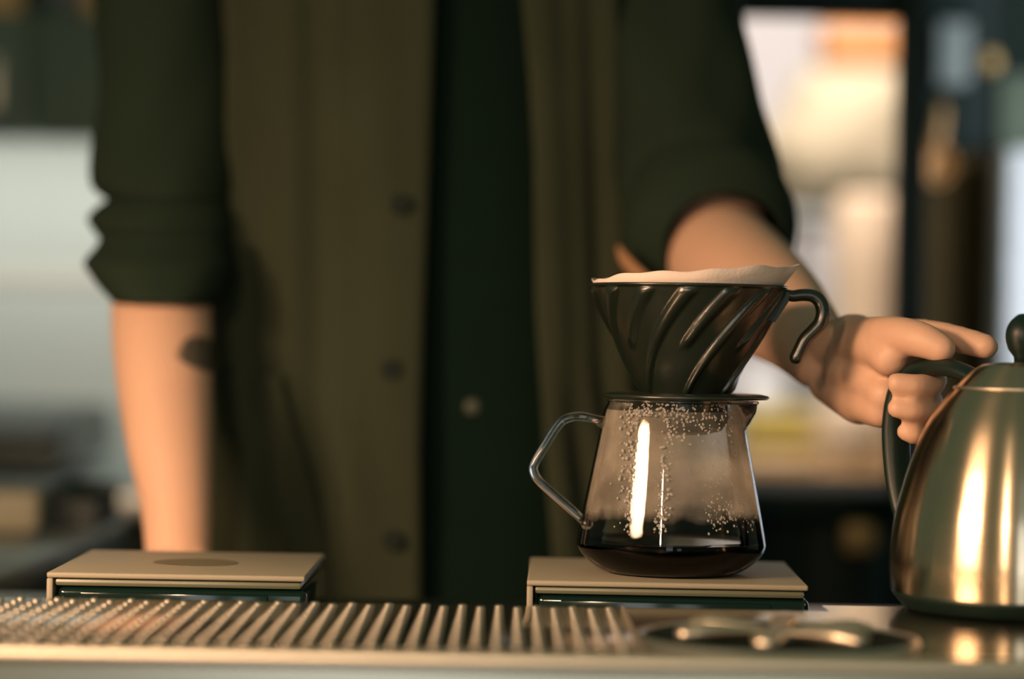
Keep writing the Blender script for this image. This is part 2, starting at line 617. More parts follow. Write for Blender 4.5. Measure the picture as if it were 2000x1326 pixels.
bm = lathe(OUT[:2] + OUTS, 128, (SX, SY, ST), rfun=spout)
bmo('glass_body', bm, M_server, srv, True)
# inner wall carrying the condensation film
INN = [(max(0.0, r - 0.0016), z) for r, z in OUTS if z > 0.022 and z < 0.101]
bm = lathe(INN, 128, (SX, SY, ST))
fo = bmo('condensation_film', bm, M_fog, srv, True)
# lip
bm = bmesh.new()
lip = [(SX + spout(0.0402, 0.1062, a) * math.cos(a), SY + spout(0.0402, 0.1062, a) * math.sin(a), ST + 0.1062) for a in [2 * math.pi * i / 96 for i in range(96)]]
V = []
for i, p in enumerate(lip):
    a = 2 * math.pi * i / 96
    V.append([bm.verts.new((p[0] + 0.0011 * math.cos(b) * math.cos(a), p[1] + 0.0011 * math.cos(b) * math.sin(a), p[2] + 0.0011 * math.sin(b))) for b in [2 * math.pi * q / 8 for q in range(8)]])
for i in range(96):
    A, B = V[i], V[(i + 1) % 96]
    for q in range(8):
        bm.faces.new((A[q], A[(q + 1) % 8], B[(q + 1) % 8], B[q]))
bmo('lip', bm, M_rod, srv, True)
hp = [(1181, 826), (1160, 818), (1130, 813), (1105, 818), (1088, 834), (1066, 868), (1047, 900), (1042, 918), (1052, 938), (1082, 966), (1112, 992), (1136, 1014), (1146, 1022)]
pth = [(*P(x, y, 1.565), 0.0027) for x, y in hp]
pth[0] = (*pth[0][:3], 0.0042)
pth[-1] = (*pth[-1][:3], 0.0042)
bmo('handle', tube(pth, 16, k=5), M_rod, srv, True)


def prof_r(z):
    zs = [q[1] for q in OUTS]
    rs = [q[0] for q in OUTS]
    return float(np.interp(z, zs, rs))


# water drops on the glass
bm = bmesh.new()
rng = random.Random(3)


def drop(px, py, r):
    z = P(px, py, 1.53).z - ST
    rr = prof_r(z) + 0.0001
    s = (px - 1312) / 3180 / rr
    if abs(s) > 0.96 or (abs(px - (1253 - (py - 930) * 0.07)) < 22 and 812 < py < 1045):
        return
    a = math.asin(s)
    c = Vector((SX + rr * math.sin(a), SY - rr * math.cos(a), ST + z))
    n = Vector((math.sin(a), -math.cos(a), 0.22)).normalized()
    t1 = n.cross(Vector((0, 0, 1))).normalized()
    t2 = n.cross(t1)
    rings = []
    for f, h in ((1.0, 0.0), (0.75, 0.42), (0.35, 0.62)):
        rings.append([bm.verts.new(c + t1 * (r * f * math.cos(q)) + t2 * (r * f * math.sin(q) * 1.15) + n * (r * h)) for q in [2 * math.pi * k / 8 for k in range(8)]])
    for A, B in zip(rings, rings[1:]):
        for k in range(8):
            bm.faces.new((A[k], A[(k + 1) % 8], B[(k + 1) % 8], B[k]))
    bm.faces.new(rings[-1])
    bm.faces.new(list(reversed(rings[0])))


for i in range(330):
    px = rng.gauss(1238, 17)
    py = rng.uniform(800, 1035)
    drop(px + (py - 900) * -0.05, py, rng.choice([0.0004, 0.0006, 0.0008, 0.0011]))
for i in range(330):
    drop(rng.uniform(1210, 1420), 788 + abs(rng.gauss(0, 34)), rng.choice([0.0004, 0.0006, 0.0008]))
for i in range(90):
    drop(rng.gauss(1285, 8), rng.uniform(850, 1030), rng.choice([0.0004, 0.0006, 0.0009]))
for i in range(110):
    drop(rng.uniform(1370, 1470), 1005 + rng.gauss(0, 16), rng.choice([0.0004, 0.0006, 0.0008]))
for i in range(70):
    drop(rng.uniform(1215, 1290), rng.uniform(985, 1042), rng.choice([0.0004, 0.0006, 0.0008]))
for i in range(70):
    drop(rng.uniform(1360, 1430), rng.uniform(860, 1000), rng.choice([0.0003, 0.0005]))
dr = bmo('water_drops', bm, M_drop, srv, True)
dr['kind'] = 'stuff'
# coffee
LV = 0.0205
cp = [(0, 0.0022)] + [(max(0.01, r - 0.0017), z + 0.0012) for r, z in OUTS if z + 0.0012 < LV - 0.001] + [(prof_r(LV) - 0.0017, LV), (prof_r(LV) - 0.0030, LV - 0.0006), (0.03, LV - 0.0010), (0, LV - 0.0010)]
bm = lathe(cp, 96, (SX, SY, ST))
cof = bmo('brewed_coffee', bm, M_coffee, None, True)
tag(cof, 'dark brewed coffee pooled in the bottom of the glass server', 'coffee')

# ------------------------------------------------------------------ dripper
D0 = P(1340, 775, 1.565)
DX, DY = D0.x, D0.y
PZ = ST + 0.1078          # underside of the base plate
drp = thing('coffee_dripper', (DX, DY, PZ), 'black metal cone dripper with spiral ribs on top of the glass server', 'dripper')
RT, RB, HC = 0.0600, 0.0272, 0.0655
NR = 14


def ridge(t, a):
    # t 0 bottom .. 1 top; twist of the ribs
    out = 0.0
    for k in range(NR):
        c = 2 * math.pi * k / NR + 0.15
        long_ = (k % 2 == 0)
        ctr_ = c + 0.95 * t
        d = (a - ctr_ + math.pi) % (2 * math.pi) - math.pi
        wd = 0.070 + 0.035 * t
        amp = 0.0027 if long_ else 0.0027 * min(1.0, max(0.0, (t - 0.42) / 0.08))
        out = max(out, amp * max(0.0, 1 - (abs(d) / wd) ** 2) ** 0.7 if abs(d) < wd else 0.0)
    return out * min(1.0, (1.0 - t) / 0.05) * min(1, t / 0.04 + 0.15)


bm = bmesh.new()
NT, NA = 44, 420
rings = []
for i in range(NT + 1):
    t = i / NT
    r = RB + (RT - RB) * t
    ring = []
    for j in range(NA):
        a = 2 * math.pi * j / NA
        rr = r + ridge(t, a)
        ring.append(bm.verts.new((DX + rr * math.cos(a), DY + rr * math.sin(a), PZ + 0.003 + HC * t)))
    rings.append(ring)
for r_, z_ in ((RT + 0.0012, HC + 0.0032), (RT + 0.0012, HC + 0.0046), (RT - 0.0005, HC + 0.0048), (RT - 0.0016, HC + 0.0040), (RB - 0.0012, 0.0032)):
    rings.append([bm.verts.new((DX + r_ * math.cos(2 * math.pi * j / NA), DY + r_ * math.sin(2 * math.pi * j / NA), PZ + z_)) for j in range(NA)])
for A, B in zip(rings, rings[1:]):
    for j in range(NA):
        q = (j + 1) % NA
        bm.faces.new((A[j], A[q], B[q], B[j]))
bmo('cone', bm, M_dripper, drp, True)
bm = lathe([(0.0265, 0.0034), (0.030, 0.0036), (0.046, 0.0034), (0.0505, 0.0024), (0.0514, 0.0012), (0.050, 0.0002), (0.034, 0.0), (0.0265, 0.0)], 96, (DX, DY, PZ))
bmo('base_plate', bm, M_dripper, drp, True)
bm = lathe([(0.0300, 0.0001), (0.0302, -0.006), (0.0290, -0.014), (0.0250, -0.0195), (0.016, -0.022), (0.0155, -0.0015), (0.028, 0.0001)], 64, (DX - 0.003, DY, PZ))
bmo('outlet_collar', bm, M_dripper, drp, True)
HD = 1.555
hk = [(1528, 574, .0034), (1548, 578, .0036), (1568, 576, .0038), (1588, 578, .0040), (1602, 590, .0042), (1607, 610, .0043), (1602, 630, .0043), (1588, 646, .0042), (1573, 661, .0041), (1563, 680, .0040), (1554, 699, .0040)]
bmo('handle', tube([(*P(x, y, HD), r) for x, y, r in hk], 16, k=5, flat=(1, 1.25)), M_dripper, drp, True)
bm = bmesh.new()
q = [P(1497, 572, HD), P(1540, 572, HD), P(1538, 590, HD), P(1512, 629, HD), P(1496, 625, HD), P(1490, 600, HD)]
for s in (-0.006, 0.006):
    bm.faces.new([bm.verts.new(v + Vector((0, s, 0))) for v in q])
bm.verts.ensure_lookup_table()
n = len(q)
for i in range(n):
    j = (i + 1) % n
    bm.faces.new((bm.verts[i], bm.verts[j], bm.verts[n + j], bm.verts[n + i]))
bmo('handle_bracket', bm, M_dark_plastic, drp)

# ------------------------------------------------------------------ paper filter
pf = []
NA = 120
for t in np.linspace(0, 1, 14):
    row = []
    for j in range(NA):
        a = 2 * math.pi * j / NA
        xx = math.cos(a)
        rim = 0.5 + 0.5 * xx
        top = HC + 0.0052 + 0.0015 + 0.0098 * rim ** 0.75 + 0.0007 * math.sin(5 * a) + 0.0005 * math.sin(13 * a + 1)
        z = 0.006 + (top - 0.006) * t
        r = (RB - 0.0018) + (RT - RB) * (z - 0.003) / HC - 0.0012 + 0.0004 * math.sin(7 * a) * t
        d = (a + R(8) + math.pi) % (2 * math.pi) - math.pi
        fl = max(0.0, 1 - abs(d) / R(15)) * max(0.0, (z - HC - 0.003) / 0.013)
        r += 0.0062 * fl
        z += 0.003 * fl
        row.append((DX + r * math.cos(a), DY + r * math.sin(a), PZ + z))
    pf.append(row)
bm = grid(pf, wrap=True)
fo = bmo('paper_filter', bm, M_paper, None, True)
solidify(fo, 0.0005, 0)
tag(fo, 'cream paper filter standing above the rim of the black dripper', 'coffee filter')

# ------------------------------------------------------------------ kettle
K0 = P(1992, 1000, 1.47)
KX, KY = K0.x, K0.y
KZ = CAM_Z
ket = thing('kettle', (KX, KY, TZ), 'brushed steel kettle with black handle, gripped by the hand', 'kettle')
body = [(0.0675, -0.1512), (0.0722, -0.1450), (0.0742, -0.1412), (0.0748, -0.130), (0.0746, -0.120), (0.0722, -0.100), (0.0688, -0.0853), (0.0632, -0.066), (0.0549, -0.0454), (0.0452, -0.031), (0.0392, -0.0238)]
bm = lathe(catmull(body[2:], 5), 128, (KX, KY, KZ))
bmo('body', bm, M_kettle, ket, True)
bm = lathe([(0, TZ - KZ + 0.0006), (0.064, TZ - KZ + 0.0006), (0.0668, -0.1500), (0.0722, -0.1440), (0.0738, -0.1410), (0.0700, -0.1400)], 96, (KX, KY, KZ))
bmo('base_ring', bm, M_dark_plastic, ket, True)
lid = [(0.0386, -0.0226), (0.0382, -0.0222), (0.0346, -0.0186), (0.0306, -0.0150), (0.0262, -0.0117), (0.0217, -0.0095), (0.012, -0.0083), (0.0, -0.0083)]
bm = lathe(catmull(lid, 3), 96, (KX, KY, KZ))
bmo('lid', bm, M_kettle, ket, True)
bm = lathe([(0.0378, -0.0242), (0.0396, -0.0240), (0.0398, -0.0232), (0.0390, -0.0224), (0.0378, -0.0222)], 96, (KX, KY, KZ))
bmo('lid_seam', bm, M_steel_dot, ket, True)
kn = [(0.0, -0.0085), (0.0050, -0.0085), (0.0052, -0.0050), (0.0085, -0.001), (0.0102, 0.005), (0.0098, 0.011), (0.0072, 0.016), (0.0030, 0.0196), (0.0, 0.0202)]
bm = lathe(kn[:3] + catmull(kn[3:], 4), 48, (KX, KY, KZ))
bmo('knob', bm, M_dark_plastic, ket, True)
hd = Vector((-0.55, 0.835, 0)).normalized()
hpth = [(0.034, -0.0200, .0052), (0.048, -0.0150, .0060), (0.068, -0.0120, .0066), (0.089, -0.0150, .0070), (0.102, -0.0260, .0074), (0.107, -0.045, .0076), (0.1065, -0.066, .0074), (0.102, -0.090, .0070), (0.093, -0.108, .0064), (0.072, -0.1165, .0056)]
pth = [(KX + hd.x * q, KY + hd.y * q, KZ + z, r) for q, z, r in hpth]
bmo('handle', tube(pth, 18, k=5, flat=(0.85, 1.35)), M_dark_plastic, ket, True)
sp = -hd
spth = [(0.066, -0.128, .0125), (0.084, -0.122, .0105), (0.098, -0.100, .0085), (0.106, -0.070, .0072), (0.114, -0.040, .0064), (0.128, -0.020, .0058), (0.146, -0.016, .0052)]
sp = Vector((0.80, -0.30, 0)).normalized()
bmo('spout', tube([(KX + sp.x * q, KY + sp.y * q, KZ + z, r) for q, z, r in spth], 18, k=5), M_steel_rim, ket, True)

# ------------------------------------------------------------------ person
YC = 2.11
XC = -0.066
prs = thing('person', (XC, YC, 0), 'person in an open olive overshirt with rolled sleeves, one hand on the kettle', 'person')


def V4(px, py, d, r):
    return (*P(px, py, d), r)


def capsule(bm, a, b, ra, rb, n=28):
    """tapered capsule between two points"""
    a = Vector(a)
    b = Vector(b)
    t = (b - a)
    L = t.length
    t.normalize()
    N = t.orthogonal().normalized()
    B = t.cross(N)
    rings = []
    st = []
    for k in range(0, 4):
        q = math.pi / 2 * k / 4
        st.append((-math.cos(q) * ra, math.sin(q) * ra))
    for k in range(0, 5):
        q = math.pi / 2 * k / 4
        if k < 4 or True:
            st.append((L + math.sin(q) * rb, math.cos(q) * rb))
    st[0] = (-ra, 0)
    st[-1] = (L + rb, 0)
    prev = None
    for s, r in st:
        if r < 1e-7:
            ring = [bm.verts.new(a + t * s)]
        else:
            ring = [bm.verts.new(a + t * s + N * (r * math.cos(2 * math.pi * j / n)) + B * (r * math.sin(2 * math.pi * j / n))) for j in range(n)]
        if prev is not None:
            for j in range(n):
                q = (j + 1) % n
                if len(prev) == 1:
                    bm.faces.new((prev[0], ring[q], ring[j]))
                elif len(ring) == 1:
                    bm.faces.new((prev[j], prev[q], ring[0]))
                else:
                    bm.faces.new((prev[j], prev[q], ring[q], ring[j]))
        prev = ring


def chain(bm, pts, k=0):
    if k:
        pts = catmull(pts, k)
    for a, b in zip(pts, pts[1:]):
        capsule(bm, a[:3], b[:3], a[3], b[3])


body_bm = bmesh.new()
B_ = body_bm
# trunk, neck and head (head is above the picture's top edge)
for z, rx, ry, yy in ((0.88, .155, .100, YC), (0.96, .160, .102, YC), (1.06, .150, .098, YC), (1.16, .152, .100, YC), (1.26, .160, .104, YC), (1.36, .168, .102, YC + .005), (1.43, .150, .085, YC + .01)):
    ball(B_, (XC, yy, z), 1.0, 3, (rx, ry, 0.075))
chain(B_, [(XC, YC + .015, 1.42, .075), (XC, YC + .005, 1.50, .058), (XC, YC - .005, 1.57, .056)])
ball(B_, (XC, YC - .005, 1.655), 1.0, 3, (.074, .094, .108))
chain(B_, [(XC, YC - .035, 1.59, .048), (XC, YC - .055, 1.565, .030)])
chain(B_, [(XC, YC - .094, 1.665, .009), (XC, YC - .112, 1.632, .013)])
for s in (-1, 1):
    ball(B_, (XC + s * .075, YC + .005, 1.65), 1.0, 2, (.010, .020, .031))
    chain(B_, [(XC + s * .09, YC, 0.90, .090), (XC + s * .10, YC - .01, 0.48, .062), (XC + s * .105, YC + .02, 0.10, .042)])
    chain(B_, [(XC + s * .105, YC + .01, 0.06, .040), (XC + s * .115, YC - .14, 0.035, .030)])
# picture-left arm: straight down, hand flat on the worktop
sL = V4(318, -215, 2.11, .050)
eL = V4(316, 455, 2.01, .037)
chain(B_, [sL, V4(320, 100, 2.07, .043), eL])
tube([eL, V4(315, 570, 1.965, .0385), V4(318, 690, 1.925, .0375), V4(330, 850, 1.885, .0325), V4(345, 985, 1.855, .0265), V4(350, 1094, 1.832, .0240)], 40, B_, 5)
wl = P(350, 1096, 1.832)
hz = WT
for k, (ox, ln, rr) in enumerate(((-.030, .140, .0080), (-.010, .152, .0086), (.011, .146, .0086), (.031, .118, .0076))):
    mcp = (wl.x + ox, 1.762, hz + .0128, .0122)
    chain(B_, [(wl.x + ox * .5, wl.y - .005, wl.z - .006, .015), mcp, (wl.x + ox * 1.15, 1.765 - (ln - .085) * .55, hz + .013, rr), (wl.x + ox * 1.2, 1.765 - (ln - .085) * 1.05, hz + .0082, rr * .92)])
chain(B_, [(wl.x + .018, wl.y - .015, wl.z - .008, .014), (wl.x + .050, 1.775, hz + .014, .0115), (wl.x + .062, 1.745, hz + .0105, .0095)])
# picture-right arm: forearm comes forward to the kettle
sR = V4(1275, -215, 2.11, .050)
eR = V4(1398, 496, 1.935, .043)
wR = V4(1603, 693, 1.655, .0235)
chain(B_, [sR, V4(1325, 150, 2.045, .043), eR])
tube([eR, V4(1440, 540, 1.87, .0430), V4(1500, 592, 1.79, .0385), V4(1560, 648, 1.71, .0290), wR], 40, B_, 5)
MC = [(1752, 655, 1.592), (1757, 702, 1.594), (1752, 748, 1.596), (1740, 792, 1.600)]
for i, (x, y, d) in enumerate(MC):
    chain(B_, [V4(1612, 672 + 18 * i, 1.650, .0155), V4((1612 + x) / 2, (672 + 18 * i + y) / 2 + 2, 1.622, .0150), V4(x, y, d, .0125)])
# thenar and heel of the palm
chain(B_, [V4(1625, 672, 1.636, .016), V4(1668, 668, 1.612, .0185), V4(1716, 672, 1.572, .0155), V4(1738, 700, 1.552, .0115)])
chain(B_, [V4(1630, 745, 1.640, .0175), V4(1682, 778, 1.606, .0170), V4(1724, 798, 1.572, .0125)])
chain(B_, [V4(1660, 720, 1.615, .018), V4(1715, 745, 1.580, .015), V4(1730, 770, 1.566, .012)])
# fingers
F = [
    [V4(1752, 655, 1.592, .0110), V4(1822, 653, 1.570, .0092), V4(1888, 667, 1.548, .0086), V4(1925, 677, 1.536, .0080)],
    [V4(1757, 702, 1.594, .0100), V4(1815, 726, 1.580, .0084), V4(1824, 748, 1.545, .0076), V4(1790, 753, 1.528, .0074), V4(1752, 748, 1.526, .0068)],
    [V4(1752, 748, 1.596, .0098), V4(1812, 776, 1.582, .0080), V4(1820, 799, 1.548, .0070), V4(1788, 803, 1.530, .0068), V4(1752, 797, 1.528, .0064)],
    [V4(1740, 792, 1.600, .0092), V4(1800, 826, 1.584, .0072), V4(1808, 847, 1.554, .0064), V4(1788, 850, 1.536, .0061), V4(1768, 843, 1.535, .0058)],
]
for f in F:
    chain(B_, f, 5)
chain(B_, [V4(1690, 664, 1.590, .0150), V4(1750, 656, 1.552, .0125), V4(1800, 664, 1.534, .0112), V4(1838, 681, 1.526, .0092)], 4)
tmp = bpy.data.meshes.new('tmp')
B_.to_mesh(tmp)
B_.free()
to = bpy.data.objects.new('tmp', tmp)
C.objects.link(to)
md = to.modifiers.new('r', 'REMESH')
md.mode = 'VOXEL'
md.voxel_size = 0.0023
md.use_smooth_shade = True
ms = to.modifiers.new('s', 'SMOOTH')
ms.factor = 0.5
ms.iterations = 7
dg = bpy.context.evaluated_depsgraph_get()
me = bpy.data.meshes.new_from_object(to.evaluated_get(dg))
bpy.data.objects.remove(to)
me.materials.clear()
bodyo = link('body', me, M_skin, prs, True)
# eyes, mouth, hair
for s in (-1, 1):
    bm = bmesh.new()
    ball(bm, (XC + s * .031, YC - .086, 1.662), .011, 2)
    bmo('eye', bm, M_button, prs, True)
bm = bmesh.new()
ball(bm, (XC, YC - .098, 1.600), 1.0, 2, (.024, .008, .006))
bmo('mouth', bm, mat('lip_skin', (0.50, 0.20, 0.16), 0.5), prs, True)
bm = bmesh.new()
ball(bm, (XC, YC + .012, 1.685), 1.0, 3, (.083, .098, .095))
for v in list(bm.verts):
    if v.co.y < YC - .045 and v.co.z < 1.725:
        v.co.y = YC - .045 + (v.co.y - (YC - .045)) * .05
bmo('hair', bm, M_hair, prs, True)


# --- garments, as lofted cloth around the trunk
def torso_pt(phi, z, grow=0.0):
    """phi 0 = front, negative = picture left; superellipse section that flares a little to the hem."""
    tz = (1.40 - z) / 0.62
    a = 0.176 + 0.012 * tz + grow
    b = 0.122 + 0.010 * tz + grow
    s, c = math.sin(phi), math.cos(phi)
    e = 2 / 2.5
    x = XC + a * math.copysign(abs(s) ** e, s)
    y = YC - b * math.copysign(abs(c) ** e, c)
    return x, y, z


def phi_for_px(px, z, grow):
    lo, hi = R(-80), R(80)
    for _ in range(40):
        mid = (lo + hi) / 2
        x, y, _z = torso_pt(mid, z, grow)
        u = x / y
        if u * FPX + 1000 < px:
            lo = mid
        else:
            hi = mid
    return (lo + hi) / 2


def py_of(z, d=1.99):
    return 663 - (z - CAM_Z) / d * FPX


def folds(phi, z, side):
    f = 0.0042 * math.sin(17 * phi + 2.2 * math.sin(4.5 * z) + side)
    f += 0.0028 * math.sin(31 * phi + 9 * z + 1.7 * side)
    # slanting pull folds low on the front
    k = max(0.0, min(1.0, (1.08 - z) / 0.12))
    f += 0.0060 * k * math.sin(26 * phi * 1.0 + 34 * (z - 0.95) + 0.6)
    return f


def cloth_panel(name, phi0, edge_fn, m_, grow, z0, z1, nz=110, nphi=80, side=0.0, flip=False, foldamp=1.0):
    rows = []
    for i in range(nz + 1):
        z = z0 + (z1 - z0) * i / nz
        pe = edge_fn(z)
        row = []
        for j in range(nphi + 1):
            t = j / nphi
            phi = phi0 + (pe - phi0) * t
            edgefade = min(1.0, (1 - t) * 8) * 0.8 + 0.2
            g = grow + foldamp * folds(phi, z, side) * edgefade
            if phi0 < 0:
                # the placket lies as a raised flat strip near the opening
                pass
            sh = 0.045 * max(0.0, (z - 1.36) / 0.10) ** 2
            x, y, zz = torso_pt(phi, z, g)
            x = XC + (x - XC) * (1 - sh * 2.2)
            y = YC + (y - YC) * (1 - sh * 4)
            row.append((x, y, zz))
        rows.append(row)
    bm = grid(rows)
    o_ = bmo(name, bm, m_, prs, True)
    solidify(o_, 0.0022, 0)
    return o_


GZ0, GZ1 = 0.74, 1.47
# dark apron-like inner shirt
rows = []
for i in range(60):
    z = 0.70 + (1.47 - 0.70) * i / 59
    sh = 0.045 * max(0.0, (z - 1.36) / 0.10) ** 2
    row = []
    for j in range(96):
        phi = 2 * math.pi * j / 96
        x, y, zz = torso_pt(phi, z, -0.010 + 0.0015 * math.sin(9 * phi + 5 * z))
        row.append((XC + (x - XC) * (1 - sh * 2.4), YC + (y - YC) * (1 - sh * 4.5), zz))
    rows.append(row)
inn = bmo('inner_shirt', grid(rows, wrap=True), M_inner, prs, True)
solidify(inn, 0.002, 0)
inn['label'] = 'plain black inner shirt'

EL = [(-300, 845), (0, 838), (300, 834), (600, 828), (900, 826), (1166, 832), (1500, 840)]
ER = [(-300, 985), (0, 1008), (150, 1024), (300, 1036), (600, 1046), (900, 1068), (1166, 1096), (1500, 1120)]


def edge(tab, grow):
    ys = [q[0] for q in tab]
    xs = [q[1] for q in tab]
    return lambda z: phi_for_px(float(np.interp(py_of(z), ys, xs)), z, grow)


pl = cloth_panel('overshirt_panel', R(-178), edge(EL, .008), M_coat, 0.008, GZ0, GZ1, nphi=110, side=0.3)
pr = cloth_panel('overshirt_panel', R(178), edge(ER, .008), M_coat, 0.008, GZ0, GZ1, nphi=110, side=1.9)
pl['label'] = 'olive overshirt front with dark buttons and patch pocket'


def strip(name, m_, pxa, pxb, z0, z1, grow, parent, nz=60, nx=10, thick=0.002, wob=0.0, foldk=0.0, side=0.3):
    rows = []
    for i in range(nz + 1):
        z = z0 + (z1 - z0) * i / nz
        py = py_of(z)
        a = phi_for_px(pxa(py), z, grow)
        b = phi_for_px(pxb(py), z, grow)
        rows.append([torso_pt(a + (b - a) * j / nx, z, grow + foldk * folds(a + (b - a) * j / nx, z, side) + wob * math.sin(20 * z)) for j in range(nx + 1)])
    o_ = bmo(name, grid(rows), m_, parent, True)
    solidify(o_, thick, 0)
    return o_


fe = lambda py: float(np.interp(py, [q[0] for q in EL], [q[1] for q in EL]))
strip('button_placket', M_coat, lambda py: float(np.interp(py, [0, 600, 1166], [668, 690, 684])), lambda py: fe(py) - 1, GZ0, 1.44, 0.0118, pl, wob=0.0008, foldk=0.35)
# patch pocket
zt = CAM_Z + (663 - 742) / FPX * 1.99
pk = strip('patch_pocket', M_coat, lambda py: 428.0, lambda py: float(np.interp(py, [740, 1166], [560, 650])), 0.80, zt, 0.0150, pl, nx=40, thick=0.003, foldk=1.6)
strip('pocket_hem', M_coat, lambda py: 426.0, lambda py: 562.0, zt - 0.012, zt + 0.001, 0.0155, pk, nz=4, nx=30, thick=0.002, foldk=1.2)
for px, py in ((778, 408), (766, 728), (775, 1058)):
    z = CAM_Z + (663 - py + 3) / FPX * 1.985
    ph = phi_for_px(px, z, 0.014)
    x, y, z = torso_pt(ph, z, 0.0140)
    bm = lathe([(0, 0.0022), (0.0035, 0.0020), (0.0050, 0.0030), (0.0072, 0.0028), (0.0078, 0.0012), (0.0072, 0), (0, 0)], 24)
    bmesh.ops.rotate(bm, verts=bm.verts, cent=(0, 0, 0), matrix=Matrix.Rotation(R(90), 3, 'X'))
    bmesh.ops.translate(bm, verts=bm.verts, vec=(x, y - 0.0005, z))
    bmo('button', bm, M_button, pl, True)
z = CAM_Z + (663 - 796) / FPX * 2.0
ph = phi_for_px(925, z, -0.009)
x, y, z = torso_pt(ph, z, -0.0085)
bm = bmesh.new()
ball(bm, (x, y, z), .007, 2, (1, .4, 1))
bmo('snap_fastener', bm, M_snap, inn, True)


# sleeves
def loft_sleeve(name, rows, depth, m_, parent, n=56, amp=0.03):
    ext = catmull(rows, 5)
    pts = []
    for (py, xl, xr, d, dp) in ext:
        a = P(xl, py, d)
        b = P(xr, py, d)
        c = (a + b) / 2
        hw = (b - a).length / 2
        row = []
        for j in range(n):
            q = 2 * math.pi * j / n
            w_ = 1 + amp * math.sin(5 * q + py * .02) * abs(math.sin(q))
            row.append((c.x + hw * math.cos(q), c.y + dp * math.sin(q) * w_, c.z))
        pts.append(row)
    o_ = bmo(name, grid(pts, wrap=True), m_, parent, True)
    solidify(o_, 0.002, 0)
    return o_


rowsL = [(-330, 265, 420, 2.11, .060), (-200, 195, 455, 2.11, .068), (-60, 186, 455, 2.09, .064), (60, 190, 462, 2.075, .062), (180, 197, 466, 2.06, .060), (270, 184, 466, 2.05, .060), (340, 178, 462, 2.035, .060), (372, 186, 456, 2.03, .058), (394, 216, 448, 2.025, .054)]
loft_sleeve('sleeve', rowsL, .055, M_sleeve, prs)
rowsC = [(388, 222, 446, 2.03, .052), (408, 194, 452, 2.022, .057), (430, 175, 455, 2.018, .060), (452, 186, 452, 2.012, .058), (470, 200, 446, 2.008, .055)]
loft_sleeve('rolled_cuff', rowsC, .055, M_sleeve, prs, amp=.02)
rowsD = [(462, 204, 446, 1.990, .056), (490, 188, 448, 1.980, .058), (516, 168, 450, 1.968, .060), (535, 178, 446, 1.962, .060), (560, 196, 438, 1.955, .058), (580, 214, 428, 1.950, .056), (593, 226, 416, 1.946, .052)]
loft_sleeve('rolled_cuff', rowsD, .055, M_sleeve, prs, amp=.02)
# picture-right sleeve follows the bent arm
fw = lambda t, a: 1 + 0.035 * math.sin(4 * a + 9 * t) + 0.02 * math.sin(7 * a - 14 * t)
pth = [V4(1268, -330, 2.12, .058), V4(1290, -200, 2.11, .064), V4(1297, -60, 2.085, .063), V4(1308, 60, 2.06, .061), V4(1325, 160, 2.035, .061), V4(1345, 260, 2.01, .061), V4(1365, 350, 1.985, .062), V4(1384, 425, 1.955, .061)]
o = bmo('sleeve', tube(pth, 56, k=5, caps=False, fold=fw), M_sleeve, prs, True)
solidify(o, 0.002, 0)
pth = [V4(1372, 385, 1.975, .062), V4(1382, 420, 1.960, .066), V4(1392, 455, 1.935, .066), V4(1404, 474, 1.918, .060), V4(1414, 488, 1.902, .0462)]
o = bmo('rolled_cuff', tube(pth, 56, k=5, caps=False, fold=lambda t, a: 1 + 0.02 * math.sin(3 * a + 5 * t)), M_sleeve, prs, True)
solidify(o, 0.003, 0)
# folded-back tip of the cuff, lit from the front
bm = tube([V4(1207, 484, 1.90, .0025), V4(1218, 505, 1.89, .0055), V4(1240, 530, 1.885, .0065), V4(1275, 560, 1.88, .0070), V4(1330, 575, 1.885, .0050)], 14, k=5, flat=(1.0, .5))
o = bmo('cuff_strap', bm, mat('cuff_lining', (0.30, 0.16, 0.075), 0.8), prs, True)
# trousers and shoes (behind the counter)
for s in (-1, 1):
    bm = tube([(XC + s * .085, YC + .01, 0.93, .086), (XC + s * .095, YC + .01, 0.70, .092), (XC + s * .10, YC - .005, 0.45, .080), (XC + s * .105, YC + .015, 0.12, .072)], 32, k=4, caps=False)
    o = bmo('trouser_leg', bm, M_trouser, prs, True)
    solidify(o, .002, 0)
    bm = tube([(XC + s * .105, YC + .06, .045, .038), (XC + s * .108, YC - .02, .050, .045), (XC + s * .115, YC - .12, .040, .040), (XC + s * .118, YC - .19, .032, .028)], 20, k=4)
    bmesh.ops.transform(bm, matrix=Matrix.Identity(4), verts=bm.verts)
    for v in bm.verts:
        v.co.z = max(v.co.z, 0.001)
    bmo('shoe', bm, M_shoe, prs, True)

# ------------------------------------------------------------------ background, left: wall, cupboard, back counter
M_wall = mat('grey_wall', (0.52, 0.49, 0.40), 0.75, noise=0.05, nscale=4)
M_cup = mat('cupboard_paint', (0.10, 0.135, 0.095), 0.55, noise=0.1, nscale=5)
M_ledge = mat('ledge_beige', (0.62, 0.53, 0.42), 0.6)
M_teal = mat('dark_teal_enamel', (0.020, 0.040, 0.036), 0.35)
M_beige = mat('beige_block', (0.26, 0.25, 0.18), 0.7, noise=0.08, nscale=30)
M_card = mat('orange_card', (0.72, 0.42, 0.16), 0.8)
WY = 3.64
tag(boxo('wall_back', -3.0, 0.285, WY, WY + 0.12, 0, 2.7, M_wall), kind='structure')
zb = P(100, 262, 3.3).z
zt_ = P(100, 22, 3.3).z
cup = thing('wall_cupboard', (-0.85, 3.45, zb), 'dark green-grey wall cupboard over the lit grey wall', 'cupboard')
boxo('carcass', -1.5, -0.20, 3.32, WY - 0.002, zb + 0.015, zt_, M_cup, cup, 0.003)
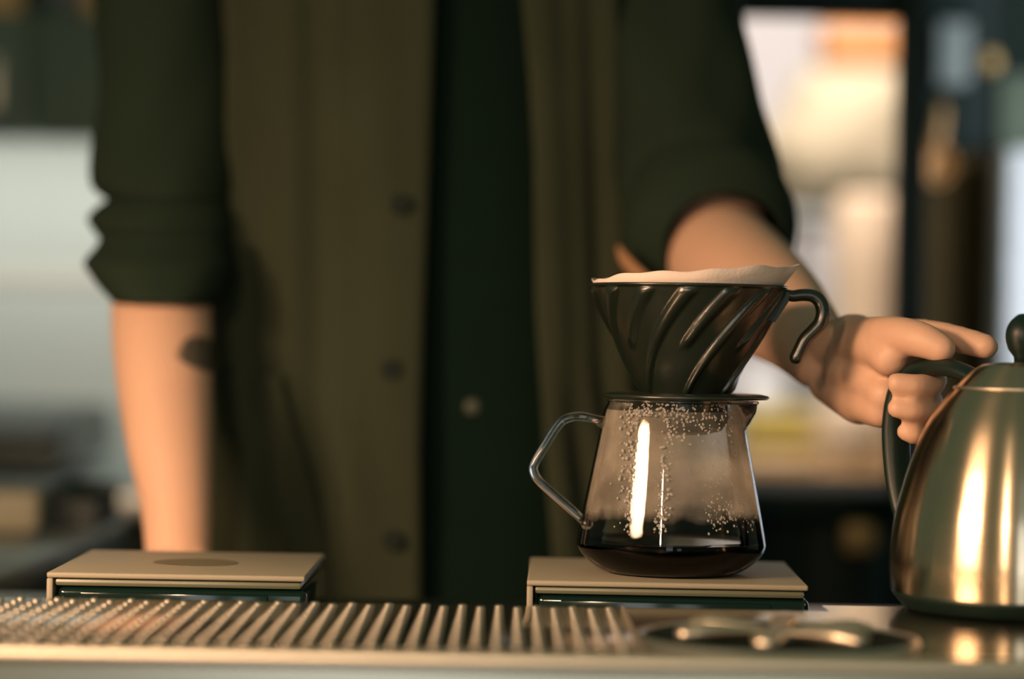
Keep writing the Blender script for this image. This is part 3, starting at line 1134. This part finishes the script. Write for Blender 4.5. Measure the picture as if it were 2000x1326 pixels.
for i in range(3):
    x0 = -1.5 + i * 0.434
    d_ = boxo('door', x0 + 0.003, x0 + 0.431, 3.298, 3.319, zb - 0.004, zt_ - 0.002, M_cup, cup, 0.003)
    boxo('handle', x0 + 0.38, x0 + 0.395, 3.282, 3.2975, zb + 0.03, zb + 0.10, M_steel_rim, d_, 0.003)
p = P(15, 10, 3.36)
tag(boxo('storage_box', p.x - 0.11, P(36, 10, 3.36).x, 3.36, 3.50, zt_ + 0.001, zt_ + 0.10, M_card, None, 0.003), 'orange-tan storage box at the end of the cupboard top', 'box')
tag(boxo('storage_tin', P(42, 10, 3.36).x, P(158, 10, 3.36).x, 3.38, 3.52, zt_ + 0.001, zt_ + 0.12, M_teal, None, 0.006), 'dark storage tin on the cupboard between two orange boxes', 'tin')
tag(boxo('storage_carton', P(164, 10, 3.36).x, P(215, 10, 3.36).x, 3.36, 3.50, zt_ + 0.001, zt_ + 0.09, M_card, None, 0.003), 'orange-tan carton on the cupboard, behind the shoulder sleeve', 'carton')
zl = P(100, 540, 3.6).z
tag(boxo('wall_strip', -1.6, 0.28, WY - 0.005, WY - 0.0005, zl - 0.014, zl + 0.014, M_ledge, None, 0.002), 'beige trim strip running along the grey wall', 'strip')
bc = thing('back_counter', (-0.6, 3.2, 0), 'steel back counter against the grey wall', 'counter')
boxo('worktop', -1.6, 0.01, 2.90, WY - 0.002, WT - 0.035, WT, M_return, bc, 0.006, 3)
boxo('cabinet_body', -1.58, 0.0, 2.94, WY - 0.004, 0, WT - 0.0355, M_cab_dark, bc)
# dark appliance on the back counter
ap = thing('countertop_grill', (-0.62, 3.25, WT), 'low dark teal appliance on the back counter', 'appliance')
zz = P(60, 800, 3.12).z
bm = bmesh.new()
prof = [(3.10, WT + 0.012), (3.10, WT + 0.055), (3.16, zz - 0.012), (3.24, zz), (3.50, zz), (3.52, WT + 0.012)]
x0, x1 = -0.95, P(128, 850, 3.12).x
F0 = [bm.verts.new((x0, y, z)) for y, z in prof]
F1 = [bm.verts.new((x1, y, z)) for y, z in prof]
bm.faces.new(F0)
bm.faces.new(list(reversed(F1)))
for i in range(len(prof)):
    j = (i + 1) % len(prof)
    bm.faces.new((F0[i], F1[i], F1[j], F0[j]))
bmesh.ops.bevel(bm, geom=list(bm.edges), offset=0.01, segments=3, affect='EDGES')
o = bmo('housing', bm, M_teal, ap)
autosmooth(o, 40)
for sx in (x0 + 0.05, x1 - 0.05):
    for sy in (3.14, 3.48):
        bmo('foot', lathe([(0, 0), (0.014, 0), (0.012, 0.014), (0, 0.014)], 16, (sx, sy, WT + 0.0005)), M_dark_plastic, ap)
# black bin and beige block on the steel return
a = P(105, 1035, 2.34)
b = P(292, 962, 2.34)
bn = thing('black_bin', ((a.x + b.x) / 2, 2.36, WT), 'black open bin on the steel return beside the beige block', 'bin')
bm = bmesh.new()
x0, x1, y0, y1 = a.x, -0.376, 2.30, 2.44
box(bm, x0, x1, y0, y1, WT + 0.0005, WT + 0.006)
box(bm, x0, x1, y0, y0 + 0.006, WT + 0.006, b.z)
box(bm, x0, x1, y1 - 0.006, y1, WT + 0.006, b.z)
box(bm, x0, x0 + 0.006, y0 + 0.006, y1 - 0.006, WT + 0.006, b.z)
box(bm, x1 - 0.006, x1, y0 + 0.006, y1 - 0.006, WT + 0.006, b.z)
bmo('bin_shell', bm, M_dark_plastic, bn)
bm = tube([(x0, y0, b.z, .005), (x1, y0, b.z, .005), (x1, y1, b.z, .005), (x0, y1, b.z, .005), (x0, y0, b.z, .005)], 10, k=1)
bmo('bin_rim', bm, M_dark_plastic, bn, True)
a = P(-60, 1040, 2.27)
b = P(92, 955, 2.27)
tag(boxo('beige_block', a.x, b.x, 2.235, 2.295, WT + 0.0005, b.z, M_beige, None, 0.008, 3), 'small pale beige block on the steel return', 'block')

# ------------------------------------------------------------------ background, right: opening to the lit back room
M_white = mat('back_room_white', (0.72, 0.69, 0.70), 0.85, noise=0.03, nscale=3)
M_cream = mat('cream_canvas', (0.50, 0.42, 0.29), 0.9, noise=0.06, nscale=6, bump=0.3, bscale=40)
M_orange = mat('orange_box', (0.55, 0.25, 0.09), 0.7)
M_peach = mat('peach_glaze', (0.88, 0.66, 0.46), 0.45)
M_olive = mat('mustard_towel', (0.52, 0.40, 0.10), 0.95)
M_oak = mat('tan_wood', (0.50, 0.36, 0.20), 0.6, noise=0.2, nscale=20, stretch=(1, 1, 8))
M_brown = mat('dark_wood', (0.062, 0.040, 0.015), 0.8, spec=0.1, noise=0.35, nscale=14, stretch=(6, 6, 1))
M_grey = mat('grey_enamel', (0.20, 0.23, 0.22), 0.5)
M_frame = mat('black_frame', (0.003, 0.012, 0.010), 0.6, spec=0.2)
M_copper = mat('copper', (0.62, 0.36, 0.16), 0.5, 0.2)
M_brass = mat('brass', (0.60, 0.40, 0.16), 0.45, 0.3)
M_fridge = mat('white_enamel', (0.75, 0.78, 0.82), 0.35)

xa = P(1757, 300, 2.7).x
xb = P(1806, 300, 2.7).x
tag(boxo('trim_1', xa, xb, 2.68, 2.74, 0.0, 2.7, M_frame, None, 0.003), kind='structure')
zt2 = P(1560, 30, 2.7).z
tag(boxo('trim_2', 0.14, xa - 0.001, 2.69, 2.73, zt2, zt2 + 0.09, M_frame, None, 0.003), kind='structure')
tag(boxo('trim_3', 0.10, 0.1395, 2.68, 2.74, 0.0, 2.7, M_frame, None, 0.003), kind='structure')
# dark low cabinet under the opening
lc = thing('low_cabinet', (0.30, 2.95, 0), 'black low cabinet under the opening to the bright room', 'cabinet')
ztop = P(1600, 955, 2.80).z
boxo('top', 0.02, 0.62, 2.745, 3.10, ztop - 0.03, ztop, M_cab_dark, lc, 0.004)
boxo('body', 0.03, 0.61, 2.78, 3.08, 0, ztop - 0.0305, M_cab_dark, lc)
for i in range(2):
    x0 = 0.035 + i * 0.288
    d_ = boxo('door', x0, x0 + 0.283, 2.762, 2.7795, 0.05, ztop - 0.036, M_cab_dark, lc, 0.002)
kp = P(1679, 1050, 2.75)
bm = bmesh.new()
box(bm, kp.x - 0.018, kp.x + 0.018, 2.738, 2.7615, kp.z - 0.017, kp.z + 0.017, 0.007, 3)
o = bmo('latch', bm, M_brass, lc)
autosmooth(o)
# back room
tag(boxo('wall_back_room', 0.2, 1.9, 5.6, 5.7, 0, 2.7, M_white), kind='structure')
tb = thing('back_table', (0.75, 4.6, 0), 'tan wooden table in the bright back room', 'table')
tz = P(1600, 930, 4.3).z
boxo('tabletop', 0.36, 1.10, 4.25, 5.00, tz - 0.03, tz, M_oak, tb, 0.004)
for sx in (0.40, 1.06):
    for sy in (4.29, 4.96):
        boxo('leg', sx - 0.025, sx + 0.025, sy - 0.025, sy + 0.025, 0, tz - 0.0305, M_oak, tb)
# tall shelf board for the sack: a wall shelf behind the table
shz = P(1600, 420, 4.7).z
sh = thing('wall_shelf', (0.75, 4.8, shz), 'grey shelf holding the big cream sack in the back room', 'shelf')
boxo('board', P(1548, 420, 4.7).x, 1.10, 4.70, 5.05, shz - 0.018, shz, M_grey, sh, 0.002)
for sx in (P(1560, 420, 4.9).x, 1.05):
    boxo('upright', sx, sx + 0.02, 5.00, 5.03, tz + 0.001, shz - 0.019, M_grey, sh)
# cream sack
sk = [(1487, 300), (1520, 235), (1560, 165), (1596, 128), (1790, 128), (1810, 220), (1800, 398), (1700, 404), (1560, 404), (1528, 370)]
pc = [(P(x, y, 4.80).x, P(x, y, 4.80).z) for x, y in catmull([(*q,) for q in sk + [sk[0]]], 4)][:-1]
bm = bmesh.new()
cx = sum(q[0] for q in pc) / len(pc)
cz = sum(q[1] for q in pc) / len(pc)
minz = min(q[1] for q in pc)
rings = []
for k in range(9):
    t = -1 + 2 * k / 8
    s = (1 - abs(t) ** 2.6 * 0.55)
    rings.append([bm.verts.new((cx + (x - cx) * s, 4.87 + 0.13 * t, max(shz + 0.002, cz + (z - cz) * (0.25 + 0.75 * s if False else s) - (1 - s) * 0.0))) for x, z in pc])
n = len(pc)
for A, B in zip(rings, rings[1:]):
    for j in range(n):
        bm.faces.new((A[j], A[(j + 1) % n], B[(j + 1) % n], B[j]))
bm.faces.new(rings[0])
bm.faces.new(rings[-1])
sack = bmo('canvas_sack', bm, M_cream, None, True)
tag(sack, 'big cream canvas sack on the shelf in the back room', 'sack')
# orange box lying on the sack
a = P(1612, 128, 4.80)
b = P(1800, 44, 4.80)
ztopsack = max(v.co.z for v in sack.data.vertices)
ob = thing('orange_box', (a.x + .06, 4.87, ztopsack), 'orange box lying on top of the cream sack', 'box')
boxo('case', a.x, b.x, 4.80, 4.94, ztopsack + 0.0005, b.z - 0.012, M_orange, ob, 0.008, 3)
boxo('lid', a.x - 0.003, b.x + 0.003, 4.797, 4.943, b.z - 0.0115, b.z, M_orange, ob, 0.004, 2)
# peach jug on the table, standing behind the towel
jx = P(1694, 500, 4.45).x
jr = P(1757, 500, 4.45).x - jx
zj = P(1694, 385, 4.45).z
bm = lathe(catmull([(0.001, 0), (jr * .78, 0.0), (jr * .92, .06), (jr * .80, (zj - tz) * .35), (jr * .86, (zj - tz) * .55), (jr * 1.04, (zj - tz) * .80), (jr * 1.02, (zj - tz) * .96), (jr * .9, (zj - tz)), (jr * .55, (zj - tz)), (0.001, (zj - tz))], 4), 48, (jx, 4.45, tz + 0.0005))
jug = thing('ceramic_jar', (jx, 4.45, tz), 'tall peach ceramic jar on the back room table', 'jar')
bmo('jar_body', bm, M_peach, jug, True)
# peach bowl
bx_ = P(1662, 860, 4.32)
br = (P(1730, 860, 4.32).x - P(1594, 860, 4.32).x) / 2
bzt = P(1662, 792, 4.32).z
tag(bmo('peach_pot', lathe(catmull([(0.001, 0), (br * .7, 0), (br * .98, (bzt - tz) * .4), (br, (bzt - tz) * .7), (br * .86, (bzt - tz)), (br * .5, (bzt - tz) * .98), (0.001, (bzt - tz) * .97)], 4), 48, (bx_.x, 4.33, tz + 0.0005)), M_peach, None, True), 'round pale peach pot at the front of the back room table', 'pot')
# folded mustard towel
a = P(1440, 880, 4.38)
b = P(1600, 800, 4.38)
tw = thing('folded_towel', ((a.x + b.x) / 2, 4.42, tz), 'folded mustard yellow towel on the back room table', 'towel')
hh = (b.z - tz) / 3
for i in range(3):
    boxo('towel_layer', a.x + 0.004 * i, b.x - 0.003 * i, 4.36 + 0.003 * i, 4.50, tz + 0.0006 + i * hh, tz + (i + 1) * hh - 0.0004, M_olive if i else M_oak, tw, hh * .42, 3)
# white disc added in place of a blurred bulb behind the towel
pc_ = P(1490, 772, 4.55)
pr_ = 46 / FPX * 4.55
pz_ = tz + pr_
bm = lathe([(0, 0.0), (pr_ * .6, 0.0), (pr_ * .95, -0.012), (pr_, -0.014), (pr_ * .97, -0.006), (pr_ * .6, .006), (0, .006)], 48)
bmesh.ops.rotate(bm, verts=bm.verts, cent=(0, 0, 0), matrix=Matrix.Rotation(R(84), 3, 'X'))
bmesh.ops.translate(bm, verts=bm.verts, vec=(pc_.x, 4.54, pc_.z))
wp = thing('bokeh_disc', (pc_.x, 4.54, tz), 'round white disc added for a blurred bulb behind the mustard towel', 'light disc')
bmo('light_disc', bm, M_fridge, wp, True)
boxo('disc_stand', pc_.x - 0.03, pc_.x + 0.03, 4.535, 4.60, tz + 0.0006, pc_.z - pr_ * .9, M_white, wp, 0.004)

# right of the post: wood cabinet, hung copper scoop, hook, frosted pane, white fridge
tall = thing('tall_wood_cabinet', (0.60, 3.3, 0), 'tall dark brown wooden cabinet right of the black post', 'cabinet')
xa2, xb2 = P(1800, 400, 3.2).x, P(1957, 400, 3.15).x - 0.003
tag(boxo('wall_back_right', 0.584, 3.0, 3.74, 3.84, 0, 2.7, M_cab_dark), kind='structure')
boxo('carcass', xa2, xb2, 3.222, 3.37, 0, 2.2, M_brown, tall, 0.004)
boxo('lower_door', xa2 + 0.002, xb2 - 0.002, 3.20, 3.221, 0.05, P(1900, 300, 3.2).z, M_brown, tall, 0.003)
boxo('upper_door', xa2 + 0.002, xb2 - 0.002, 3.20, 3.221, P(1900, 296, 3.2).z, 2.19, M_frame, tall, 0.003)
gp0, gp1 = P(1832, 165, 3.19), P(1896, 42, 3.19)
boxo('frosted_pane', gp0.x, gp1.x, 3.190, 3.1995, gp0.z, gp1.z, M_grey, tall, 0.002)
# copper scoop
c0 = P(1836, 318, 3.12)
sco = thing('copper_scoop', (c0.x, 3.14, c0.z), 'hanging copper scoop with long handle on the wooden cabinet', 'scoop')
bm = lathe(catmull([(0.002, -.020), (.016, -.017), (.024, -.006), (.026, .006), (.024, .006), (.015, -.010), (.002, -.014)], 3), 32)
bmesh.ops.rotate(bm, verts=bm.verts, cent=(0, 0, 0), matrix=Matrix.Rotation(R(70), 3, 'X'))
bmesh.ops.translate(bm, verts=bm.verts, vec=(c0.x, 3.165, c0.z))
bmo('bowl', bm, M_copper, sco, True)
t0 = P(1850, 212, 3.14)
bm = tube([(c0.x + .002, 3.172, c0.z + .016, .006), ((c0.x + t0.x) / 2, 3.176, (c0.z + t0.z) / 2, .015), (t0.x, 3.180, t0.z, .012)], 14, k=4, flat=(.5, 1.3))
bmo('handle', bm, M_copper, sco, True)
bmo('hook', tube([(t0.x, 3.180, t0.z - .002, .002), (t0.x, 3.178, t0.z + .010, .002), (t0.x, 3.199, t0.z + .012, .002)], 8, k=3), M_brass, sco, True)
h0 = P(1933, 120, 3.18)
hk_ = bmesh.new()
ball(hk_, (h0.x, 3.182, h0.z), .013, 3, (1, .9, 1.05))
kn_ = tag(thing('brass_knob', (h0.x, 3.19, h0.z), 'small round brass knob high on the wooden cabinet', 'knob'))
bmo('knob_head', hk_, M_brass, kn_, True)
bm = lathe([(0.006, 0), (0.005, 0.016)], 16)
bmesh.ops.rotate(bm, verts=bm.verts, cent=(0, 0, 0), matrix=Matrix.Rotation(R(90), 3, 'X'))
bmesh.ops.translate(bm, verts=bm.verts, vec=(h0.x, 3.1995, h0.z))
bmo('knob_stem', bm, M_brass, kn_, True)
fr = thing('white_fridge', (0.95, 3.3, 0), 'tall white fridge beside the dark wooden cabinet', 'fridge')
fx = P(1957, 400, 3.15).x
boxo('cabinet', fx + 0.002, fx + 0.55, 3.17, 3.70, 0.02, P(1980, 292, 3.15).z, M_fridge, fr, 0.012, 3)
boxo('door', fx, fx + 0.552, 3.13, 3.168, 0.04, P(1980, 292, 3.15).z, M_fridge, fr, 0.010, 3)
boxo('door_handle', fx + 0.50, fx + 0.52, 3.105, 3.1295, 0.9, 1.2, M_steel_rim, fr, 0.004)
for sx in (fx + .05, fx + .5):
    boxo('foot', sx - .02, sx + .02, 3.25, 3.6, 0.0, 0.0195, M_dark_plastic, fr)
tag(boxo('grey_crate', fx + 0.004, fx + 0.5, 3.2, 3.6, P(1980, 292, 3.15).z + 0.0005, P(1980, 135, 3.15).z, M_cup, None, 0.006), 'grey-green crate on top of the white fridge', 'crate')
